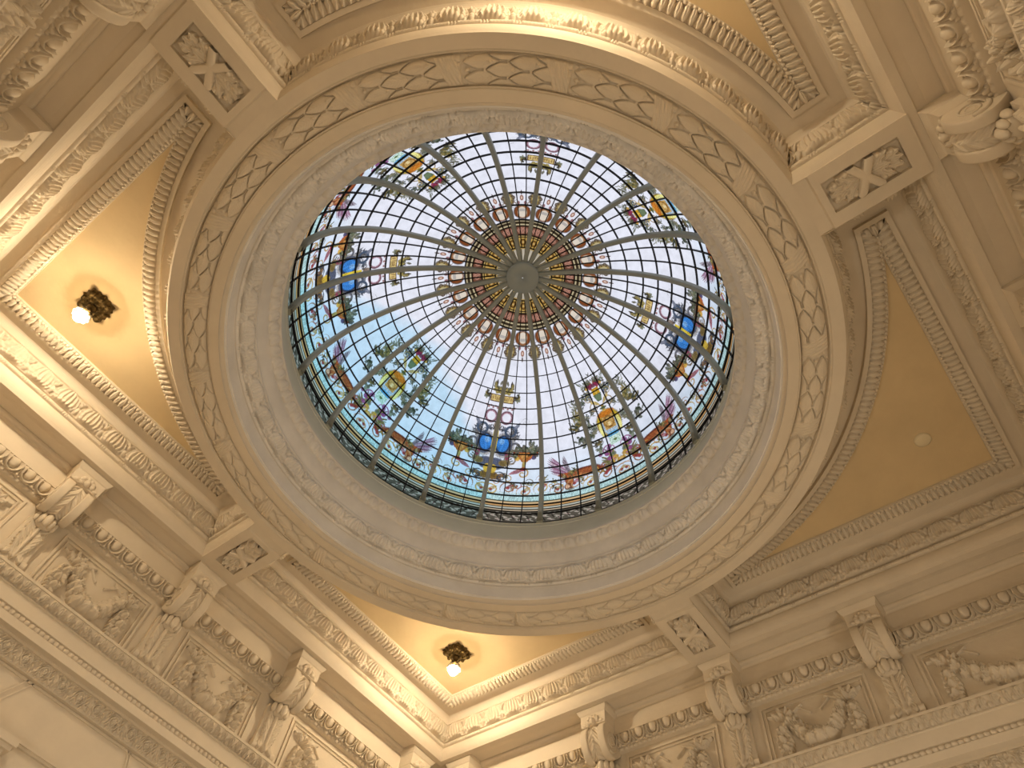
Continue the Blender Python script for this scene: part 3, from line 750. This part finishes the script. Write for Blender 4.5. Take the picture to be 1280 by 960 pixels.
    put(rect(vx, yy(32.5), .011, .050), hexc(222, 196, 70)); put(ringm(abs(vx)-.062, yy(36.5), .022, .022, .30), hexc(80, 92, 110)); put(leafm(abs(vx)-.074, yy(37), 1.0, .045, .008), hexc(110, 115, 130), .9)
    put(ell(abs(vx)-.066, yy(27.5), .012, .020), hexc(140, 65, 85), .85)
    put(ringm(abs(vx)-.034, yy(41.2), .024, .026, .26), hexc(126, 92, 100)); put(ringm(abs(vx)-.034, yy(41.2), .020, .022, .12), hexc(196, 160, 170), .8); put(ell(vx, yy(38.3), .016, .02), hexc(120, 100, 80), .9)
    for i in range(6): put(ell(abs(vx)-.012-.010*i, yy(44.3+(i % 2)*.5), .0048, .0048), hexc(150, 95, 90), .9)
    put(rect(vx, yy(47.6), .052, .0165), hexc(112, 84, 50)); put(rect(vx, yy(47.6), .047, .0125), hexc(214, 188, 122))
    for i in range(4): put(rect(abs(vx)-.012-.009*i, yy(47.6), .0025, .007), hexc(150, 116, 70), .85)
    spray(vx, yy(49.0), 9, .062, OLV+[hexc(120, 115, 80)], .25, PI-.25, .008, 5); spray(abs(vx)-.054, yy(47.5), 6, .042, GRN+OLV, -.7, 1.2, .007, 6)
    # ---- fruit baskets
    bx = vx-.142; by = yy(29)
    spray(bx, by+.014, 22, .068, GRN+[hexc(60, 70, 50)], .05, PI-.05, .011, 8)
    for i in range(14): put(ell(bx+r.uniform(-.040, .040), by+r.uniform(.012, .032), .0105, .0105), FRT[i % 5], .95)
    put(rect(bx, by+.004, .054, .007), hexc(124, 62, 34)); put(((abs(bx) < .040+.55*(by+.002)*1.2) & (by < 0) & (by > -.046)).astype(float), hexc(176, 108, 54)); put(((abs(bx+.006) < .026+.55*(by)*1.1) & (by < -.004) & (by > -.042)).astype(float), hexc(210, 156, 90), .8)
    put(rect(bx, by+.058, .008, .016), hexc(170, 150, 90)); put(ell(bx, by+.080, .014, .010), hexc(170, 70, 70)); put(leafm(bx-.01, by+.075, 3.6, .08, .010), hexc(150, 60, 70), .85); curl(bx, by+.103, .028, .15, hexc(190, 150, 70), 1.3)
    spray(bx+.045, by-.006, 5, .035, GRN, -1.6, .2, .007, 9); spray(bx-.045, by-.006, 5, .035, GRN, PI-.2, PI+1.6, .007, 10)
    # ---- shield axis
    for q, (ax, ay) in enumerate(((.070, 37), (.088, 30), (.100, 42), (.060, 42.5), (.135, 35))):
        spray(sx-ax, yy(ay), 9, .040, GRN+[hexc(150, 150, 130), hexc(110, 120, 120)], -.8, 2.6, .0050, 70+q)
    spray(sx-.020, yy(20.5), 10, .060, OLV+[hexc(140, 90, 120)], -1.2, 1.2, .007, 80)
    for i in range(12): put(ell(sx-r.uniform(0, .085), yy(r.uniform(18, 25)), .0095, .0095), (hexc(130, 75, 125), hexc(160, 90, 140), hexc(110, 120, 90), hexc(190, 150, 70))[i % 4], .9)
    curl(sx-.045, yy(23), .032, .15, hexc(150, 84, 130), 1.5); curl(sx-.02, yy(18.5), .022, .16, hexc(200, 165, 70), 1.3); put(ell(sx, yy(18), .022, .012), hexc(190, 150, 60), .9)
    spray(sx-.054, yy(32), 7, .060, GRN, -.6, 1.1, .010, 11); spray(sx-.050, yy(27), 5, .05, GRN+OLV, -.9, .7, .009, 12)
    spray(sx-.105, yy(36), 8, .062, GRN+OLV, -.5, 1.6, .010, 13); spray(sx-.118, yy(31), 6, .055, GRN, -1.3, .6, .010, 14)
    put(ell(sx, yy(32.5), .0575, .066), hexc(84, 70, 34)); put(ell(sx, yy(32.5), .054, .062), hexc(196, 168, 52)); put(ell(sx, yy(32.2), .045, .053), hexc(150, 112, 40)); put(ell(sx-.041, yy(31), .010, .036), hexc(240, 230, 140)); put(ell(sx, yy(31.5), .036, .044), hexc(176, 196, 208))
    put(rect(sx, yy(33.2), .026, .036), hexc(196, 160, 96)); put(ell(sx, yy(36.2), .040, .014), hexc(196, 120, 40)); put(ell(sx-.011, yy(34), .0055, .0045), hexc(70, 46, 24)); put(ell(sx, yy(32.2), .0065, .010), hexc(236, 208, 150)); put(ell(sx, yy(31), .011, .0035), hexc(84, 52, 30)); put(ringm(sx, yy(33), .022, .026, .2), hexc(150, 104, 44), .8)
    put(ell(sx, yy(28.3), .030, .012), hexc(104, 170, 206)); put(((sx < .026) & (t > 24.4) & (t < 27.6)).astype(float), hexc(206, 236, 214)); put(ell(sx, yy(26), .008, .006), hexc(110, 130, 80))
    put(rect(sx, yy(38.4), .0065, .016), hexc(196, 160, 84)); put(ell(sx, yy(38.4), .016, .006), hexc(90, 100, 70)); curl(sx-.034, yy(39.6), .026, .14, hexc(150, 130, 96), 1.4); put(leafm(sx-.006, yy(39.6), .75, .060, .008), hexc(196, 170, 96), .9)
    put(((sx < .010+.3*(yy(42.0)+.012)) & (t > 41) & (t < 43.6)).astype(float), hexc(104, 120, 90)); put(((sx < .017) & (t >= 43.6) & (t < 46)).astype(float), hexc(206, 158, 40)); put(ell(sx, yy(44.6), .008, .008), hexc(232, 196, 90), .9)
    for i in range(11): put(ell(sx-r.uniform(0, .034), yy(r.uniform(46.3, 48.6)), .0088, .0088), FRT[i % 3], .95)
    spray(sx, yy(47.5), 13, .064, GRN, .1, PI-.1, .0045, 16); spray(sx-.026, yy(44.5), 6, .04, GRN+[hexc(70, 80, 110)], -1.3, .8, .008, 17); curl(sx-.044, yy(43), .018, .15, hexc(170, 150, 110), 1.2, .8)
    col = nonlocal_col[0]; px = R*np.radians(al)
    n1 = np.sin(px*410+2.3*np.sin(Y*233+px*120))*np.sin(Y*377+1.9*np.sin(px*190)); n2 = np.sin(px*830+Y*610)*np.sin(Y*940-px*500+np.sin(px*300))
    pm = smooth(.10, .30, np.abs(col-base_col).sum(-1))[..., None]
    nonlocal_col[0] = col*(1-pm)+pm*np.clip(col*(1+.42*n1+.22*n2)[..., None]+.05*n2[..., None], 0, 1)
    # ---- lower border: stripes and a running scroll band
    def band(t0, t1, c): m = ((t >= t0) & (t < t1))[..., None]; nonlocal_col[0] = np.where(m, np.asarray(c), nonlocal_col[0])
    for t0, t1, c in ((9.0, 9.6, hexc(70, 80, 66)), (8.1, 9.0, hexc(216, 186, 140)), (7.6, 8.1, hexc(52, 44, 34)), (7.0, 7.6, hexc(206, 160, 104)), (6.6, 7.0, hexc(44, 40, 32)), (5.9, 6.6, hexc(190, 192, 176)), (5.4, 5.9, hexc(50, 46, 38)), (4.9, 5.4, hexc(196, 176, 146)), (4.3, 4.9, hexc(40, 38, 32)), (-.2, 4.3, hexc(92, 86, 74)), (-.9, -.2, hexc(46, 42, 36)), (-1.7, -.9, hexc(150, 144, 130)), (-4, -1.7, hexc(26, 25, 23))):
        band(t0, t1, c)
    x = R*np.radians(al); y = yy(2.1)
    k = np.clip(np.sin(x*150+np.sin(y*300)*1.2)*np.cos(y*170+.8*np.sin(x*90)), 0, 1); m = ((t > .0) & (t < 4.2)).astype(float)
    put(m*smooth(.10, .5, k), hexc(190, 182, 164), .85); put(m*smooth(.55, .75, np.clip(np.sin(x*97+2)*np.sin(x*211+y*120), 0, 1)), hexc(40, 36, 32), .8); put(m*smooth(.75, .95, k), hexc(160, 110, 110), .6)
    # ---- crown around the hub, one motif to a bay
    ab = (al_full_mod(al)); bxx = R*np.radians(ab)
    put(((t > 60.9) & (t < 66.5)).astype(float)*.12, hexc(220, 205, 180))
    put(ell(bxx-.050, yy(64.2), .021, .034), hexc(96, 80, 44), .9); put(ell(bxx-.052, yy(64.2), .015, .027), hexc(164, 140, 78), .9); curl(bxx-.034, yy(63.6), .016, .2, hexc(84, 64, 40), 1.3, .9); put(ell(bxx-.050, yy(64.0), .008, .016), hexc(214, 198, 150), .8); curl(bxx-.030, yy(66.0), .017, .16, hexc(110, 84, 46), 1.2, .85)
    put(ell(bxx, yy(63.6), .0075, .013), hexc(160, 110, 90)); put(ell(bxx, yy(63.6), .0035, .007), hexc(226, 200, 180)); put(ell(bxx, yy(61.6), .0028, .011), hexc(90, 70, 60)); put(ell(bxx-.014, yy(65.4), .006, .009), hexc(130, 60, 60), .85)
    put(ell(bxx, yy(68.6), .0355, .033), hexc(70, 44, 30)); put(ell(bxx, yy(68.6), .030, .029), hexc(160, 108, 70)); put(ell(bxx, yy(68.8), .018, .024), hexc(236, 222, 200)); put(rect(bxx, yy(68.0), .012, .006), hexc(150, 150, 150), .6); put(rect(bxx-.024, yy(68.6), .004, .02), hexc(120, 60, 30), .8)
    for t0, t1, c in ((71.1, 71.6, hexc(40, 34, 26)), (71.6, 72.1, hexc(176, 160, 124)), (72.1, 72.9, hexc(60, 50, 36)), (72.9, 73.4, hexc(196, 180, 140)), (73.4, 73.9, hexc(36, 28, 20)), (73.9, 76.6, hexc(122, 82, 62)), (76.6, 77.0, hexc(30, 24, 16)), (77.0, 77.4, hexc(190, 160, 100)), (77.4, 77.8, hexc(40, 30, 18)), (77.8, 80.9, hexc(196, 158, 84)), (80.9, 81.3, hexc(40, 30, 18)), (81.3, 81.7, hexc(180, 150, 90)), (81.7, 90, hexc(110, 96, 70))):
        band(t0, t1, c)
    put(((t > 73.9) & (t < 76.6)).astype(float)*ell(bxx, yy(75.2), .024, .014), hexc(186, 134, 112)); put(((t > 73.9) & (t < 76.6)).astype(float)*(np.sin(ab*3+t*5) > .5), hexc(90, 54, 44), .7)
    put(ell(bxx, yy(79.3), .0135, .0145), hexc(60, 40, 20)); put(ell(bxx, yy(79.3), .0095, .0105), hexc(146, 106, 50)); put(ell(bxx, yy(79.3), .0045, .005), hexc(210, 176, 110), .8)
    put(((t > 81.7)).astype(float)*(np.sin(np.radians(ab)*60) > .3), hexc(226, 214, 190), .8)
    return np.clip(nonlocal_col[0], 0.004, 1)
def al_full_mod(al):
    """distance in degrees from the middle of the bay (bays are centred 9, 27 and 45 degrees from the vase axis)"""
    return abs(((al-9) + 9) % 18 - 9)

NA, NT = 116, 540
tg_ = np.linspace(-2.8, 85.5, NT)
RINGS = [3.2, 7.6, 11.5, 17.0, 22.6, 28.2, 33.7, 39.3, 44.7, 50.2, 55.8, 61.3, 66.0, 71.3]
bays = {}
for b in range(5):
    c0 = 9+18*b                                   # bay middle, degrees from the vase axis at 45
    aa = np.linspace(c0-9, c0+9, NA)
    AL, T = np.meshgrid(aa, tg_, indexing='ij')
    rgb = paint(AL, T); rgba = np.concatenate([rgb, np.ones(rgb.shape[:2]+(1,))], -1)
    P = dp(np.radians(T), np.radians(AL-c0), .010)
    g = G(); g.grid(P, col=rgba)
    gb = G()
    for q in (-3., 3.):                           # two upright lead bars
        tt = np.radians(np.linspace(-2.5, 81, 60)); w = .0019
        for (s0, o0, s1, o1) in ((-w, .009, -w, .002), (-w, .002, w, .002), (w, .002, w, .009)):
            A0 = dp(tt, 0*tt+math.radians(q), o0); B0 = dp(tt, 0*tt+math.radians(q), o1)
            e = np.array([-math.sin(math.radians(q)), math.cos(math.radians(q)), 0]); gb.grid(np.stack([A0+e*s0, B0+e*s1], 1))
    for r_ in RINGS:
        an = np.radians(np.linspace(-9, 9, 12)); w = math.radians(.135 if r_ > 8 else .11)
        for (t0, o0, t1, o1) in ((-w, .009, -w, .002), (-w, .002, w, .002), (w, .002, w, .009)):
            gb.grid(np.stack([dp(math.radians(r_)+t0+0*an, an, o0), dp(math.radians(r_)+t1+0*an, an, o1)], 1))
    if b == 0: bar0 = build('glazing_bars', gb, LEAD, sky, SK); bars = bar0.data; bpy.data.objects.remove(bar0)
    bays[b] = g
for b in range(5):
    me = None
    for qd in range(4):
        if me is None: o = build('glass_panel', bays[b], GLASS, sky, SK); me = o.data
        else: o = bpy.data.objects.new('glass_panel', me); C.objects.link(o); o.parent = sky
        o.rotation_euler.z = math.radians(45+9+18*b+90*qd)+PHI
        k = bpy.data.objects.new('glazing_bars', bars); C.objects.link(k); k.parent = o

# ================================================================== doorcase corner and panel joints on the lower left wall
def left(x, c, z): return (-(-x), c, z)
dl = (-.40, 1.44, -.86)
dc = thing('doorcase_head', 'projecting cream stone doorcase corner with sunk leaf panel at the lower left photo corner', 'doorcase', dl)
g = G()
g.box((-.75, 1.385, -.772), (-.176, 1.4590, -.752)); g.box((-.75, 1.392, -.784), (-.183, 1.4590, -.772))
g.box((-.75, 1.404, -.90), (-.195, 1.4590, -.784))
g.box((-.75, 1.400, -.808), (-.215, 1.405, -.796)); g.box((-.226, 1.400, -.90), (-.215, 1.405, -.808))
build('entablature', g, STONE, dc, dl)
n, m = 160, 50; X, Z = np.meshgrid(np.linspace(-.60, -.232, n), np.linspace(-.892, -.812, m), indexing='ij')
h = h_scroll(X, (Z+.892)/.08, .08); g = G(); g.grid(np.stack([X, 1.4045-.010*h, Z], -1), keep=h > .02); build('leaf_relief', g, STONE, dc, dl)
g = G()
for x in (-.30, -.262): g.ellipsoid((x, 1.43, -.735), (.018, .028, .018))
g.box((-.75, 1.42, -.752), (-.24, 1.4590, -.715)); build('crest_moulding', g, STONE, dc, dl)
g = G(); g.box((-.24, 1.452, -.735), (.9, 1.461, -.720)); g.box((-.24, 1.447, -.728), (.9, 1.461, -.723))
o = build('trim_5', g, STONE, None); o['kind'] = 'structure'
# incised joints (thin proud fillets) of the big wall panels
g = G()
def slat(x0, z0, x1, z1, w=.004):
    d = np.array([x1-x0, z1-z0]); d /= np.hypot(*d); nx, nz = -d[1]*w/2, d[0]*w/2
    g.prism([(x0+nx, z0+nz), (x1+nx, z1+nz), (x1-nx, z1-nz), (x0-nx, z0-nz)], lambda a, b, dd: (a, dd, b), 1.4560, 1.4602)
for dx in (0, .018): slat(-.245+dx, -.574, -.33+dx, -.72)
for dx in (0, .010): slat(.126+dx, -.574, .18+dx, -.72)
slat(-1.4, -.580, 1.4, -.580, .006)
o = build('trim_6', g, STONE, None); o['kind'] = 'structure'

# ================================================================== LIGHT
world = bpy.data.worlds.new('sky'); bpy.context.scene.world = world; world.use_nodes = True
nt = world.node_tree; bg = nt.nodes['Background']
tc = nt.nodes.new('ShaderNodeTexCoord')
dot = nt.nodes.new('ShaderNodeVectorMath'); dot.operation = 'DOT_PRODUCT'
v = np.array([.25, .60, .76]); v /= np.linalg.norm(v); dot.inputs[1].default_value = v
nt.links.new(tc.outputs['Generated'], dot.inputs[0])
nz = nt.nodes.new('ShaderNodeTexNoise'); nz.inputs['Scale'].default_value = 3.5; nz.inputs['Detail'].default_value = 5
nt.links.new(tc.outputs['Generated'], nz.inputs['Vector'])
ad = nt.nodes.new('ShaderNodeMath'); ad.operation = 'MULTIPLY_ADD'; ad.inputs[1].default_value = .05
nt.links.new(nz.outputs['Fac'], ad.inputs[0]); nt.links.new(dot.outputs['Value'], ad.inputs[2])
rp = nt.nodes.new('ShaderNodeValToRGB'); e = rp.color_ramp.elements
e[0].position = .998; e[0].color = (.90, .91, .98, 1); e[1].position = 1.034; e[1].color = (.54, .80, .97, 1)
nt.links.new(ad.outputs[0], rp.inputs['Fac']); dot2 = nt.nodes.new('ShaderNodeVectorMath'); dot2.operation = 'DOT_PRODUCT'; v = np.array([.75, -.1, .65]); dot2.inputs[1].default_value = v/np.linalg.norm(v)
nt.links.new(tc.outputs['Generated'], dot2.inputs[0])
rp2 = nt.nodes.new('ShaderNodeMapRange'); rp2.inputs['From Min'].default_value = .86; rp2.inputs['From Max'].default_value = .965; rp2.inputs['To Min'].default_value = 1; rp2.inputs['To Max'].default_value = .62
nt.links.new(dot2.outputs['Value'], rp2.inputs['Value'])
sv = nt.nodes.new('ShaderNodeVectorMath'); sv.operation = 'SCALE'; nt.links.new(rp.outputs['Color'], sv.inputs[0]); nt.links.new(rp2.outputs['Result'], sv.inputs['Scale'])
nt.links.new(sv.outputs[0], bg.inputs['Color'])
bg.inputs['Strength'].default_value = 1.0

def area(name, loc, rot, size, power, col, portal=False, shape='DISK'):
    l = bpy.data.lights.new(name, 'AREA'); l.shape = shape; l.size = size*U; l.energy = power; l.color = col
    if portal: l.cycles.is_portal = True
    o = bpy.data.objects.new(name, l); C.objects.link(o); o.location = np.array(loc)*U; o.rotation_euler = rot; return o
area('dome_portal', (0, 0, .40), (0, 0, 0), 1.50, 1, (1, 1, 1), True)
WARM = (1, .85, .64)
area('hall_fill', (-1.44, -.3, -1.95), (0, -PI/2, 0), 0.35, 74, (1, .91, .76)); area('hall_fill', (.55, -1.44, -1.85), (PI/2, 0, 0), 0.35, 108, (1, .90, .74))  # two added fill lights that lift the lower walls; no window is modelled
def fill_point(name, loc, power):  # small added warm fill light, without any fixture
    l = bpy.data.lights.new(name, 'POINT'); l.energy = power; l.color = WARM; l.shadow_soft_size = .12 if power < 100 else .35
    o = bpy.data.objects.new(name, l); C.objects.link(o); o.location = np.array(loc)*U
fill_point('low_fill', (.4, .7, -1.6), 34); fill_point('low_fill', (1.15, .1, -1.45), 9)
fill_point('low_fill', (-1.15, -.1, -1.35), 9); fill_point('low_fill', (.1, -1.15, -1.35), 9)

# ================================================================== CAMERA
p = [0.5159731523716147, -0.1505369945880327, 0.9272685979872296, 901.5384821043117, -0.7453852010481478, -0.84679797717194, -1.8548104654328244]
rv = np.array(p[:3]); th = np.linalg.norm(rv); k = rv/th; K = np.array([[0, -k[2], k[1]], [k[2], 0, -k[0]], [-k[1], k[0], 0]])
Rm = np.eye(3)+math.sin(th)*K+(1-math.cos(th))*K@K
cam = bpy.data.cameras.new('camera'); co = bpy.data.objects.new('camera', cam); C.objects.link(co)
from mathutils import Matrix
M = np.eye(4); M[:3, 0] = Rm[0]; M[:3, 1] = -Rm[1]; M[:3, 2] = -Rm[2]; M[:3, 3] = np.array(p[4:7])*U
co.matrix_world = Matrix(M.tolist()); cam.sensor_width = 36; cam.lens = p[3]/1280*36; cam.clip_start = .05; cam.clip_end = 100
sc = bpy.context.scene; sc.camera = co
sc.view_settings.view_transform = 'Standard'; sc.view_settings.look = 'None'; sc.view_settings.gamma = 1; sc.view_settings.exposure = 0
sc.view_settings.use_curve_mapping = False
